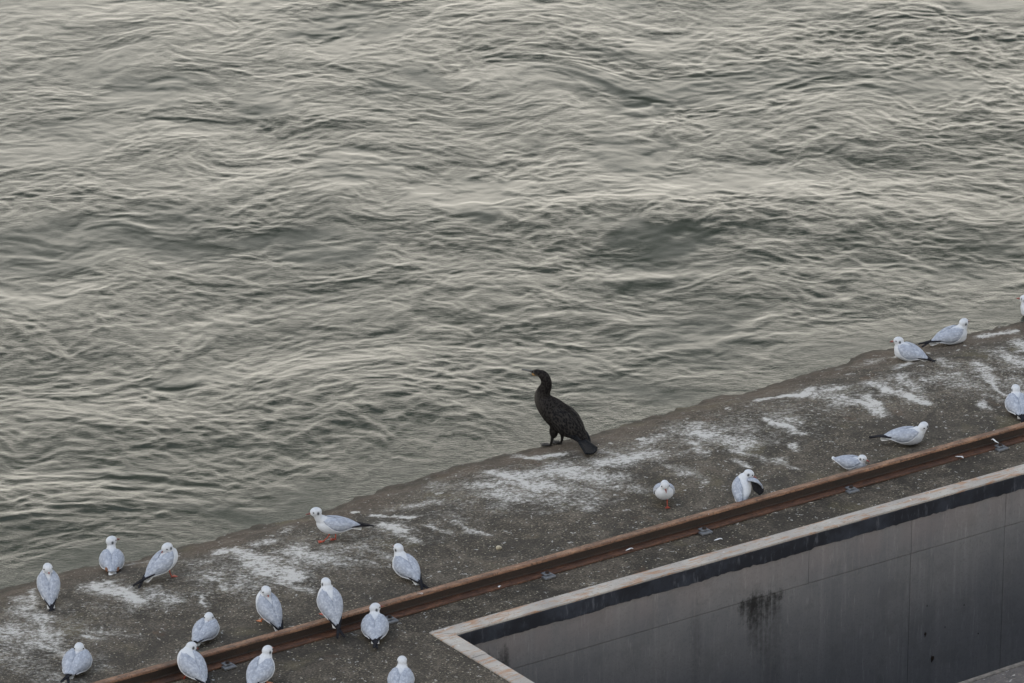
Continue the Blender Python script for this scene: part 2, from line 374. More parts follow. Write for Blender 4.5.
# ------------------------------------------------------------------ pier deck (with the pit cut out of it)
NEAR_A, NEAR_B = uv(at(955, 683, .0)), uv(at(1024, 660, .0))
PU0, PU1, PV0, PV1 = 0.0, 12.0, -4.2, 0.0
CW = .125     # coping width
STROKES = [ # x0,y0,x1,y1,width(m),strength : droppings surveyed on the deck
 (0,630,30,640,.20,.8),(20,600,50,640,.12,.8),(30,590,38,606,.05,1),(40,640,90,665,.14,.7),(0,655,60,683,.18,.5),(90,585,140,598,.12,1.1),(110,582,130,590,.07,1.2),
 (150,590,175,600,.08,.6),(105,630,140,638,.06,.6),(85,635,100,640,.05,.6),(0,567,12,570,.04,.9),(45,577,48,584,.04,.9),(100,566,120,568,.05,.8),(120,565,150,560,.05,.6),
 (213,552,226,552,.06,1.2),(235,550,265,562,.10,1.1),(255,565,290,575,.12,1.2),(280,580,305,590,.07,.8),(215,575,226,590,.04,.9),(255,545,275,540,.06,.8),(180,560,215,562,.12,.5),(190,575,205,580,.05,.6),
 (285,533,292,530,.07,.6),(290,550,330,560,.13,.55),(335,545,365,548,.12,.45),(206,595,208,605,.03,1),(195,560,240,590,.2,.35),
 (375,515,410,518,.04,1.2),(385,525,405,532,.09,.95),(395,535,412,540,.06,.8),(425,525,445,532,.04,.7),(330,540,400,560,.05,.5),(345,555,385,568,.04,.5),(455,522,485,535,.04,.8),
 (420,478,440,485,.07,.5),(390,508,430,502,.06,.6),(480,487,545,470,.10,.65),(505,455,535,458,.07,1.2),(530,457,568,454,.06,1.1),(490,470,540,490,.10,.8),(500,495,560,500,.14,.7),(520,480,600,500,.16,.6),
 (560,470,600,480,.18,.9),(600,465,645,455,.14,.9),(595,485,640,490,.10,.7),(575,495,590,510,.06,.8),(610,452,630,460,.08,.9),(545,512,575,505,.05,.5),(640,445,680,430,.12,.55),(655,440,675,425,.08,.6),
 (690,430,740,442,.14,.75),(690,440,705,452,.07,.8),(670,465,700,480,.07,.75),(700,425,720,430,.08,.6),(730,450,780,462,.06,.75),(740,462,748,466,.05,1.1),(765,458,800,468,.04,.7),(685,470,700,480,.05,.5),
 (760,401,800,395,.05,1.2),(795,396,815,388,.07,1.1),(815,395,840,388,.11,.75),(835,395,850,402,.10,.6),(768,420,785,425,.04,1.1),(783,424,800,432,.05,1.1),(790,445,800,450,.04,.9),(785,418,800,425,.08,.4),
 (855,400,875,410,.06,1.1),(868,395,880,412,.06,1.2),(878,383,895,392,.10,.8),(888,390,930,402,.07,1.3),(895,378,915,388,.09,.6),(860,365,885,358,.08,.5),(895,367,910,362,.06,.9),
 (940,360,955,365,.08,.8),(985,335,1010,332,.09,1.3),(970,362,990,370,.06,.9),(980,368,998,385,.06,.8),(990,380,1015,400,.04,1),(1000,350,1024,365,.12,.7),(1015,340,1024,350,.1,.9),(985,395,1000,400,.06,.7),(930,375,980,390,.14,.4),(1010,380,1024,400,.08,.6),(980,402,990,410,.03,.9),(925,380,960,376,.05,.6),
 (480,480,760,430,.45,.52),(780,410,1000,370,.45,.55),(0,640,300,560,.45,.45),(300,560,520,490,.45,.45)]
def mat_deck(): return mat_concrete()
def deck():
    us = graded(-3.2, 8.2, .013, -40, 45); va = graded(-1.6, VW+.45, .0135, -34, VW+2.4)
    vs_ = np.sort(np.concatenate([va, [PV0, PV1]])); us = np.sort(np.concatenate([us, [PU0, PU1]]))
    u, v = np.meshgrid(us, vs_)
    z = deck_z(u, v)
    on = sstep(.05, .5, v)
    z = z + on*(.006*perlin(u*1.1, v*1.1, 3) + .004*perlin(u*3.3, v*3.3, 5)) + on*sstep(CR, CR+1.0, v)*(.008*perlin(u*2.2, v*2.2, 7)+.005*perlin(u*7, v*7, 8))
    z = z + on*sstep(CR+.4, CR+1.1, v)*(.008*perlin(u*4.3, v*4.3, 31) + .006*perlin(u*13, v*13, 32))
    z = z + .0014*perlin(u*21, v*21, 9) - .0014
    g = np.zeros_like(u)
    wx = u + .06*perlin(u*5, v*5, 11) + .02*perlin(u*16, v*16, 13); wy = v + .06*perlin(u*5+9, v*5, 12) + .02*perlin(u*16+9, v*16, 15)
    for (x0, y0, x1, y1, wd, st) in STROKES:
        a = uv(np.array(deck_at(x0, y0))); b = uv(np.array(deck_at(x1, y1)))
        ex, ey = b[0]-a[0], b[1]-a[1]; L = ex*ex+ey*ey+1e-9
        t = np.clip(((wx-a[0])*ex + (wy-a[1])*ey)/L, 0, 1)
        d = np.hypot(wx-a[0]-t*ex, wy-a[1]-t*ey)/wd
        g = np.maximum(g, st*np.exp(-(d*1.15)**2)) if wd < .3 else g + .6*st*np.exp(-d**2)
    g = np.clip(g, 0, 1.3)
    vv = v - (np.interp(u, EU, EV)-VW)
    wet = sstep(VW-.55, VW-.05, vv + .14*perlin(u*1.6, v*1.6, 19) + .06*perlin(u*6, v*6, 20))
    soak = sstep(WL+.045, WL+.008, z + .012*perlin(u*3, v*3, 23))
    uc = (us[:-1]+us[1:])/2; vc = (vs_[:-1]+vs_[1:])/2
    UC, VC = np.meshgrid(uc, vc)
    keep = ~((UC > PU0) & (UC < PU1) & (VC > PV0) & (VC < PV1))
    x = u; y = v
    o = grid_mesh('pier_deck', x, y, z, mat_deck(), keep=keep, attrs={'guano': g*(1-.8*soak), 'wet': wet, 'soaked': soak})
    o.matrix_world = PIER
    return tag(o, 'worn concrete pier deck sloping into the river, splashed with droppings', 'pier', kind='structure')
deck()

def box_bm(bm, x0, x1, y0, y1, z0, z1, bev=0.0):
    vs = [bm.verts.new(c) for c in ((x0,y0,z0),(x1,y0,z0),(x1,y1,z0),(x0,y1,z0),(x0,y0,z1),(x1,y0,z1),(x1,y1,z1),(x0,y1,z1))]
    fs = [bm.faces.new([vs[i] for i in f]) for f in ((0,3,2,1),(4,5,6,7),(0,1,5,4),(1,2,6,5),(2,3,7,6),(3,0,4,7))]
    if bev:
        es = list({e for f in fs for e in f.edges})
        bmesh.ops.bevel(bm, geom=es, offset=bev, segments=2, profile=.5, affect='EDGES')

# pit walls ------------------------------------------------------------
def ucol(px, z):       # u where a pixel column crosses the far wall face at height z
    best = None
    for u in np.arange(0, 10, .002):
        p = P(u, -CW-.004, z); d = np.array(p) - np.array([0, 0, CAMH]); t = R(PITCH)
        f = d @ np.array([0, math.cos(t), -math.sin(t)]); xx = 512 + FOC*d[0]/f
        if xx >= px: return float(u)
J1, J2 = ucol(911, -.5), ucol(1005, -.5)
Jf = ucol(809, -.3)
S1 = ucol(760, -.6)
STAINS = [(S1, -.405, .19, .055, 1.0), (S1, -.46, .15, .13, .85), (S1, -.56, .10, .28, .5), (S1-.55, -.62, .05, .5, .25), (.33, -.36, .13, .16, .95), (.52, -.34, .05, .14, .8), (S1+.1, -1.0, .10, .7, .25), (.2, -.8, .3, .7, .35)]
BAND = .112; HJ = -.375
m_wall = mat_wall()
pit = empty('pit_wall'); pit.matrix_world = PIER
tag(pit, 'grey streaked concrete walls lining the open pit beside the rail', 'wall')
def panel(x0, x1, z0, z1, y=-CW, name='wall_panel', g=.0011, th=.30):
    bm = bmesh.new(); box_bm(bm, x0+g, x1-g, y, y+th, z0+.0018, z1-.0018, .004); return bmobj(name, bm, m_wall, pit)
ux = [0.0, Jf, J1, J2] ; st = J2-J1
while ux[-1] + st < PU1-.3: ux.append(ux[-1]+st)
ux.append(PU1)
for a, b in zip(ux[:-1], ux[1:]):
    panel(a, b, HJ, -.006, y=-CW+.003, g=.0007 if a == Jf or b == Jf else .0011)
lx = [0.0, J1, J2] + [q for q in ux[4:]]
for a, b in zip(lx[:-1], lx[1:]): panel(a, b, -3.6, HJ, y=-CW+.006)
for nm, (x0, x1, y0, y1) in {'a': (-.30, CW, PV0, -CW-.002), 'b': (PU1-CW, PU1+.3, PV0, -CW-.002)}.items():
    bm = bmesh.new(); box_bm(bm, x0, x1, y0, y1, -3.6, -.006); bmobj('side_wall', bm, m_wall, pit)
bm = bmesh.new(); box_bm(bm, 0, PU1, PV0-.3, PV0, -3.6, -.02); bmobj('near_wall', bm, m_wall, pit)
bm = bmesh.new(); box_bm(bm, -.3, PU1+.3, PV0-.3, .2, -3.9, -3.603); bmobj('pit_floor', bm, m_wall, pit)
m_hole = simple('rust_hole', (.018, .010, .006), .9)
for (px, py, hh) in ((926, 634, .02), (933, 659, .03), (927, 606, .006), (945, 627, .007), (979, 634, .007), (965, 605, .006)):
    # find wall point
    best = min(((u_, z_) for u_ in np.arange(3, 5.4, .01) for z_ in np.arange(-1.6, -.3, .01)),
        key=lambda q: (lambda d: (512+FOC*d[0]/(d[1]*math.cos(R(PITCH))-d[2]*math.sin(R(PITCH)))-px)**2 + (341.5-FOC*(d[1]*math.sin(R(PITCH))+d[2]*math.cos(R(PITCH)))/(d[1]*math.cos(R(PITCH))-d[2]*math.sin(R(PITCH)))-py)**2)(np.array(P(q[0], -CW, q[1]))-np.array([0, 0, CAMH])))
    bm = bmesh.new(); bmesh.ops.create_icosphere(bm, subdivisions=2, radius=1)
    for vtx in bm.verts:
        n = 1+.25*math.sin(vtx.co.x*5+px)+.2*math.cos(vtx.co.z*4+py); vtx.co = Vector((vtx.co.x*hh*.45*n, vtx.co.y*.004, vtx.co.z*hh*n))
    h = bmobj('bolt_hole', bm, m_hole, pit, True); h.location = (best[0], -CW+.005, best[1])

# steel frame round the pit -------------------------------------------
frame = empty('pit_edging'); frame.matrix_world = PIER
tag(frame, 'pale rust-stained steel edging framing the open pit, black band below it', 'edging')
m_cop, m_band = mat_coping(), mat_band()
def strip(name, pts_out, pts_in, z0, z1, m):
    bm = bmesh.new(); n = len(pts_out)
    for i in range(n-1):
        a, b, c, d = pts_out[i], pts_out[i+1], pts_in[i+1], pts_in[i]
        lo = [bm.verts.new((*q, z0)) for q in (a, b, c, d)]; hi = [bm.verts.new((*q, z1)) for q in (a, b, c, d)]
        bm.faces.new(hi); bm.faces.new(lo[::-1])
        for k in range(4): bm.faces.new((lo[k], lo[(k+1) % 4], hi[(k+1) % 4], hi[k]))
    bmesh.ops.remove_doubles(bm, verts=bm.verts, dist=1e-5)
    bmesh.ops.recalc_face_normals(bm, faces=bm.faces)
    es = [e for e in bm.edges if all(abs(q.co.z-z1) < 1e-6 for q in e.verts)]
    bmesh.ops.bevel(bm, geom=es, offset=.003, segments=2, affect='EDGES')
    return bmobj(name, bm, m, frame)
def stripL(pa, pb, qa, qb, nm='coping'): return strip(nm, [pa, pb], [qa, qb], -.004, .008, m_cop)
stripL((-.004, .004), (PU1, .004), (CW, -CW-.002), (PU1, -CW-.002))
segs = np.linspace(0, 1, 4)
def lerp(a, b, t): return (a[0]+(b[0]-a[0])*t, a[1]+(b[1]-a[1])*t)
A0, A1, B0, B1 = (-.006, .002), (-.006, PV0), (CW-.002, -CW-.004), (CW-.002, PV0)
cut = -.50
stripL(A0, (-.006, cut), B0, (CW-.002, cut))
stripL((-.002, cut-.004), (-.002, PV0), (CW-.006, cut-.004), (CW-.006, PV0))
bm = bmesh.new(); box_bm(bm, CW+.001, PU1-CW, -CW-.009, -CW+.002, -BAND, -.006)
# ragged lower edge of the paint band
bmesh.ops.subdivide_edges(bm, edges=[e for e in bm.edges if abs(e.verts[0].co.x-e.verts[1].co.x) > 1], cuts=420, use_grid_fill=True)
for vtx in bm.verts:
    if vtx.co.z < -BAND+.01:
        q = vtx.co.x; vtx.co.z += .006*float(perlin(np.array([q*2.0]), np.array([.5]), 2)[0]) + .006*float(perlin(np.array([q*17.0]), np.array([.5]), 4)[0]) + .007*float(perlin(np.array([q*41.0]), np.array([.5]), 5)[0])
bmobj('edge_band', bm, m_band, frame)
bm = bmesh.new(); box_bm(bm, CW+.002, CW+.010, PV0, -CW-.012, -BAND, -.006); bmobj('edge_band', bm, m_band, frame)

# near side beam -------------------------------------------------------
bx = np.array(NEAR_B)-np.array(NEAR_A); ba = math.atan2(bx[1], bx[0])
m_conc2 = None
t = NT('dark_wet_concrete', .7, spec=.4); v_ = t.map()
c_ = t.mix(t.ramp(t.noise(v_, 9, 5, .6), .35, .65), (.028, .026, .030), (.052, .048, .052))
c_ = t.mix(t.ramp(t.noise(v_, 60, 3), .6, .7, 0, .7), c_, (.17, .15, .12))
c_ = t.mix(t.ramp(t.noise(t.map((1, 2, 1)), 7, 5, .7), .60, .66, 0, .8), c_, (.5, .5, .5))
t.col(c_); t.bump(t.noise(v_, 50, 4), .6, .006)
m_beamc = t.m
beam = empty('concrete_beam'); beam.matrix_world = PIER @ Matrix.Translation((NEAR_A[0], NEAR_A[1], 0)) @ Matrix.Rotation(ba, 4, 'Z')
tag(beam, 'dark concrete beam with a lighter worn lip at the pit\'s near edge, bottom right corner', 'beam')
bm = bmesh.new(); box_bm(bm, -2.4, 6.5, -1.5, -.050, -.5, -.004, .004); bmobj('slab', bm, m_beamc, beam)
bm = bmesh.new(); box_bm(bm, -2.4, 6.5, -.048, 0, -.5, .0, .012)
bmobj('lip', bm, simple('worn_lip', (.06, .056, .054), .7, .3, (.11, .10, .095), 25, .4), beam)

# ------------------------------------------------------------------ rail
_, RV = uv(at(560, 549, .10)); RV2 = uv(at(1024, 421.5, .10)); RV1 = uv(at(100, 680, .10))
# outer (far) edge of the head follows the measured line
rail = empty('rail'); 
ra = math.atan2(RV2[1]-RV1[1], RV2[0]-RV1[0])
rail.matrix_world = PIER @ Matrix.Translation((RV1[0], RV1[1], 0)) @ Matrix.Rotation(ra, 4, 'Z')
tag(rail, 'rusty steel crane rail bolted along the pier deck', 'rail')
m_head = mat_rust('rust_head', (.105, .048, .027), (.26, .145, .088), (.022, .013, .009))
m_web = mat_rust('rust_painted_shade', (.014, .008, .006), (.026, .012, .008), (.006, .004, .004), False)  # unworn rust, darkened further to paint in the shade below the rail head
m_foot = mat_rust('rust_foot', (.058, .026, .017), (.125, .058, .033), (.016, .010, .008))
def extr(name, prof, x0, x1, m, n=160, jit=.0012):
    xs = np.linspace(x0, x1, n); k = len(prof); vs = []; fs = []
    for i, x in enumerate(xs):
        dz = jit*math.sin(i*.7)*math.cos(i*.23)
        for (y, z) in prof: vs.append((x, y + dz, z + dz*.5))
    for i in range(n-1):
        for j in range(k): fs.append((i*k+j, (i+1)*k+j, (i+1)*k+(j+1) % k, i*k+(j+1) % k))
    fs.append(tuple(range(k))[::1]); fs.append(tuple((n-1)*k+j for j in range(k))[::-1])
    o = meshobj(name, vs, fs, m, rail, smooth=False)
    bm = bmesh.new(); bm.from_mesh(o.data); bmesh.ops.recalc_face_normals(bm, faces=bm.faces); bm.to_mesh(o.data); bm.free()
    return o
# y=0 is far edge of the head, -y to the camera
extr('rail_head', [(0, .082), (0, .094), (-.006, .100), (-.052, .100), (-.059, .094), (-.060, .084), (-.034, .078), (-.024, .078)], -16, 20, m_head)
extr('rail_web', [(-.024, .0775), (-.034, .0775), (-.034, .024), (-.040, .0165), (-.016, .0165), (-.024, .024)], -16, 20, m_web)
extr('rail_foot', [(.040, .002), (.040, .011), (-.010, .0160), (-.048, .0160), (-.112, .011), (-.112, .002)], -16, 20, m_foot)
# far side joint strip in the deck
inv = rail.matrix_world.inverted()
m_clip = simple('grey_steel_clip', (.06, .066, .078), .45, .5, (.13, .14, .16), 40, .3)
clip0 = None
CL = [(x, y) for x, y in ((233, 668), (394, 621), (553, 578), (710, 533), (854, 490), (1003, 448))]
cu = [(inv @ Vector(at(x, y, .02)))[0] for x, y in CL]
step = (cu[-1]-cu[0])/(len(cu)-1)
cu = cu + [cu[0]-step*k for k in (1, 2, 3)] + [cu[-1]+step*k for k in (1, 2, 3)]
for i, xx in enumerate(cu):
    if clip0 is None:
        bm = bmesh.new(); box_bm(bm, -.045, .045, -.165, -.1135, .001, .016, .003); box_bm(bm, -.030, .030, -.140, -.086, .0175, .028, .004)
        clip0 = bmobj('rail_clip', bm, m_clip, rail)
        bm = bmesh.new(); bmesh.ops.create_cone(bm, cap_ends=True, segments=6, radius1=.014, radius2=.013, depth=.016, matrix=Matrix.Translation((0, -.122, .0365)))
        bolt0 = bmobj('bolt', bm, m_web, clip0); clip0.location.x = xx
    else:
        c = clip0.copy(); COL.objects.link(c); c.parent = rail; c.location.x = xx; c.rotation_euler.z = random.Random(i).uniform(-.12, .12)*.3
        b = bolt0.copy(); COL.objects.link(b); b.parent = c

# ------------------------------------------------------------------ bird building blocks
def loft(bm, pts, rad, n=20, up=Vector((0, 0, 1))):
    """pts centre line, rad (side, vertical)"""
    rings = []
    for i, p in enumerate(pts):
        a = pts[max(0, i-1)]; b = pts[min(len(pts)-1, i+1)]
        t = (Vector(b)-Vector(a)).normalized(); s = up.cross(t)
        if s.length < 1e-3: s = Vector((0, 1, 0))
        s.normalize(); w_ = t.cross(s)
        ry, rz = rad[i] if isinstance(rad[i], tuple) else (rad[i], rad[i])
        rings.append([bm.verts.new(Vector(p) + s*ry*math.cos(2*math.pi*k/n) + w_*rz*math.sin(2*math.pi*k/n)) for k in range(n)])
    for r0, r1 in zip(rings[:-1], rings[1:]):
        for k in range(n): bm.faces.new((r0[k], r0[(k+1) % n], r1[(k+1) % n], r1[k]))
    bm.faces.new(rings[0][::-1]); bm.faces.new(rings[-1])
def dense(pts, rad, n=24):
    """catmull-rom resample of a centre line and its radii"""
    A = np.array([list(p) + list(r if isinstance(r, tuple) else (r, r)) for p, r in zip(pts, rad)], float)
    out = []; m = len(A)
    for s in np.linspace(0, m-1-1e-6, n):
        i = int(s); t = s-i; p0, p1, p2, p3 = A[max(i-1, 0)], A[i], A[min(i+1, m-1)], A[min(i+2, m-1)]
        out.append(.5*((2*p1) + (-p0+p2)*t + (2*p0-5*p1+4*p2-p3)*t*t + (-p0+3*p1-3*p2+p3)*t**3))
    out = np.array(out); return [Vector(q[:3]) for q in out], [(max(q[3], .0015), max(q[4], .0015)) for q in out]
def ellipsoid(bm, M):
    bmesh.ops.create_icosphere(bm, subdivisions=3, radius=1, matrix=M)
def fuse(name, bm, mat, parent, voxel=.004, smooth=6):
    me = bpy.data.meshes.new('tmp'); bm.to_mesh(me); bm.free()
    o = bpy.data.objects.new('tmp', me); COL.objects.link(o)
    r = o.modifiers.new('r', 'REMESH'); r.mode = 'VOXEL'; r.voxel_size = voxel
    s = o.modifiers.new('s', 'SMOOTH'); s.iterations = smooth; s.factor = .5
    dg = bpy.context.evaluated_depsgraph_get(); dg.update()
    res = bpy.data.meshes.new_from_object(o.evaluated_get(dg)); res.name = name
    bpy.data.objects.remove(o); bpy.data.meshes.remove(me)
    res.materials.clear(); res.materials.append(mat)
    res.polygons.foreach_set('use_smooth', [True]*len(res.polygons))
    ob = bpy.data.objects.new(name, res); COL.objects.link(ob); ob.parent = parent
    return ob
def vcol(ob, fn):
    me = ob.data; a = me.color_attributes.new('plumage', 'FLOAT_COLOR', 'POINT')
    buf = np.empty(len(me.vertices)*3, np.float32); me.vertices.foreach_get('co', buf); co = buf.reshape(-1, 3)
    a.data.foreach_set('color', np.concatenate([fn(co), np.ones((len(co), 1))], 1).astype(np.float32).ravel())

def mat_plumage(name, mottle=.08, rough=.85, scale=90, bump=.35, str_=None):
    t = NT(name, rough, spec=.2); c = t.attr('plumage', 'Color'); v = t.map()
    n = t.noise(t.map((.5, 1, 1)), scale, 4, .65)
    c = t.mix(t.ramp(n, .35, .65, mottle, 0), c, (.0, .0, .0)); t.col(c); t.bump(n, bump, .004)
    return t.m
M_WHITE = mat_plumage('gull_white_plumage')
M_GREY = simple('gull_grey_wing', (.27, .30, .365), .85, .12, (.34, .375, .45), 55, .8)
def wing_mat():
    t = NT('gull_grey_wing', .85, spec=.10); v = t.map()
    n = t.noise(v, 40, 5, .65); d = t.vor(t.map((.5, 1, 1)), 75)
    c = t.mix(t.ramp(n, .35, .65), (.25, .28, .345), (.345, .38, .455)); c = t.mix(t.ramp(d, .38, .62, 0, .35), c, (.17, .19, .235))
    t.col(c); t.bump(d, .7, .006); return t.m
M_GREY = wing_mat()
M_COV = simple('gull_wing_edge', (.42, .45, .50), .85, .15, (.50, .52, .57), 60)
M_TAILW = simple('gull_tail_white', (.55, .57, .60), .8, .2, (.64, .66, .69), 90)
M_BLACK = simple('gull_black_primaries', (.008, .008, .011), .8, .12, (.016, .017, .022), 80)
M_RED = simple('gull_red_leg', (.34, .050, .025), .5, .4, (.24, .035, .02), 60)
M_ORANGE = simple('gull_orange_leg', (.42, .14, .05), .5, .4, (.3, .09, .04), 60)
M_BILL = simple('gull_bill', (.25, .035, .025), .4, .5, (.06, .012, .012), 50)
M_EYE = simple('bird_eye', (.01, .01, .012), .15, .6)
M_BROWN = simple('juvenile_brown', (.17, .085, .05), .8, .2, (.10, .05, .035), 60)

# wing profile on the body  x : ry, rz, zc
BX = np.array([-.165, -.13, -.10, -.06, -.02, .02, .055, .085, .105, .116])
BRY = np.array([.008, .026, .042, .058, .067, .068, .060, .044, .024, .006])
BRZ = np.array([.006, .017, .030, .046, .057, .060, .056, .042, .024, .006])
BZ = np.array([.010, .010, .008, .004, .000, -.002, .000, .005, .010, .014])
WX = np.array([-.19, -.15, -.11, -.06, -.02, .02, .055, .085])
WRY = np.array([.012, .028, .046, .062, .070, .070, .060, .040])
WRZ = np.array([.014, .024, .038, .052, .061, .063, .058, .044])
def wing_mesh(side, fl, M, spread=0.0):
    """folded wing: a curved shield lying on the flank; returns verts, faces and a part split index"""
    ns, nt = 26, 12; outer = []; inner = []
    for i in range(ns):
        s = i/(ns-1); x = .078 - .268*s
        ry = np.interp(x, WX, WRY)*fl; rz = np.interp(x, WX, WRZ)*(1+(fl-1)*.5); zc = np.interp(x, BX, BZ)+.004*s
        top = R(62 + 30*min(1, s*2.2)); bot = R(34 - 62*math.sin(min(1, s*1.5)*math.pi*.5) + 46*max(0, s-.55)/.45)
        if s < .12: top = R(62)-(.12-s)*2.5; bot = bot + (.12-s)*1.5
        for lay, dst in ((0, outer), (1, inner)):
            row = []
            for j in range(nt):
                tt = j/(nt-1); ph = top + (bot-top)*tt
                bulge = (.002 + .010*math.sin(math.pi*min(1, max(0, tt)))**.7 * math.sin(math.pi*min(1, s*1.05+.05))**.6) if lay == 0 else -.004
                bulge += spread*.02*tt*s if lay == 0 else spread*.015*tt*s
                y = math.cos(ph)*(ry+bulge)*side; z = zc + math.sin(ph)*(rz+bulge)
                row.append(M @ Vector((x, y, z)))
            dst.append(row)
    vs = [q for r_ in outer for q in r_] + [q for r_ in inner for q in r_]; N_ = ns*nt; fs = []
    for i in range(ns-1):
        for j in range(nt-1):
            a = i*nt+j; f = (a, a+1, a+nt+1, a+nt); fs.append(f); fs.append(tuple(N_+q for q in f[::-1]))
    for i in range(ns-1):
        for j in (0, nt-1):
            a = i*nt+j; fs.append((a, a+nt, N_+a+nt, N_+a))
    for j in range(nt-1):
        for i in (0, ns-1):
            a = i*nt+j; fs.append((a, a+1, N_+a+1, N_+a))
    return vs, fs
def fixn(o):
    bm = bmesh.new(); bm.from_mesh(o.data); bmesh.ops.recalc_face_normals(bm, faces=bm.faces); bm.to_mesh(o.data); bm.free(); return o
def blade(M, pts, th=.004):
    """flat feather group: outline pts (x,y) at height z -> thickened"""
    bm = bmesh.new()
    top = [bm.verts.new(M @ Vector((x, y, z+th/2))) for x, y, z in pts]; bot = [bm.verts.new(M @ Vector((x, y, z-th/2))) for x, y, z in pts]
    bm.faces.new(top); bm.faces.new(bot[::-1]); n = len(pts)
    for k in range(n): bm.faces.new((bot[k], bot[(k+1) % n], top[(k+1) % n], top[k]))
    bmesh.ops.recalc_face_normals(bm, faces=bm.faces)
    return bm
def leg(parent, hip, foot, mat, yaw=0.0):
    bm = bmesh.new(); hip = Vector(hip); foot = Vector(foot)
    knee = hip*.42 + foot*.58 + Vector((-.010, 0, .004))
    p, r = dense([hip, knee, foot + Vector((0, 0, .004))], [.0062, .0042, .0036], 12); loft(bm, p, r, 8, Vector((1, 0, 0)))
    c, s = math.cos(yaw), math.sin(yaw)
    def W(x, y, z): return Vector((foot.x + c*x - s*y, foot.y + s*x + c*y, z + foot.z))
    o3 = [W(-.008, 0, .001), W(.030, .020, .001), W(.036, 0, .001), W(.030, -.020, .001)]
    lo = [bm.verts.new(q) for q in o3]; hi = [bm.verts.new(q + Vector((0, 0, .004))) for q in o3]
    bm.faces.new(hi); bm.faces.new(lo[::-1])
    for k in range(4): bm.faces.new((lo[k], lo[(k+1) % 4], hi[(k+1) % 4], hi[k]))
    for y_ in (.020, 0, -.020):
        p, r = dense([W(-.004, 0, .005), W(.018, y_*.55, .005), W(.036, y_, .003)], [.003, .0026, .0015], 6); loft(bm, p, r, 6)
    return bmobj('leg', bm, mat, parent, True)

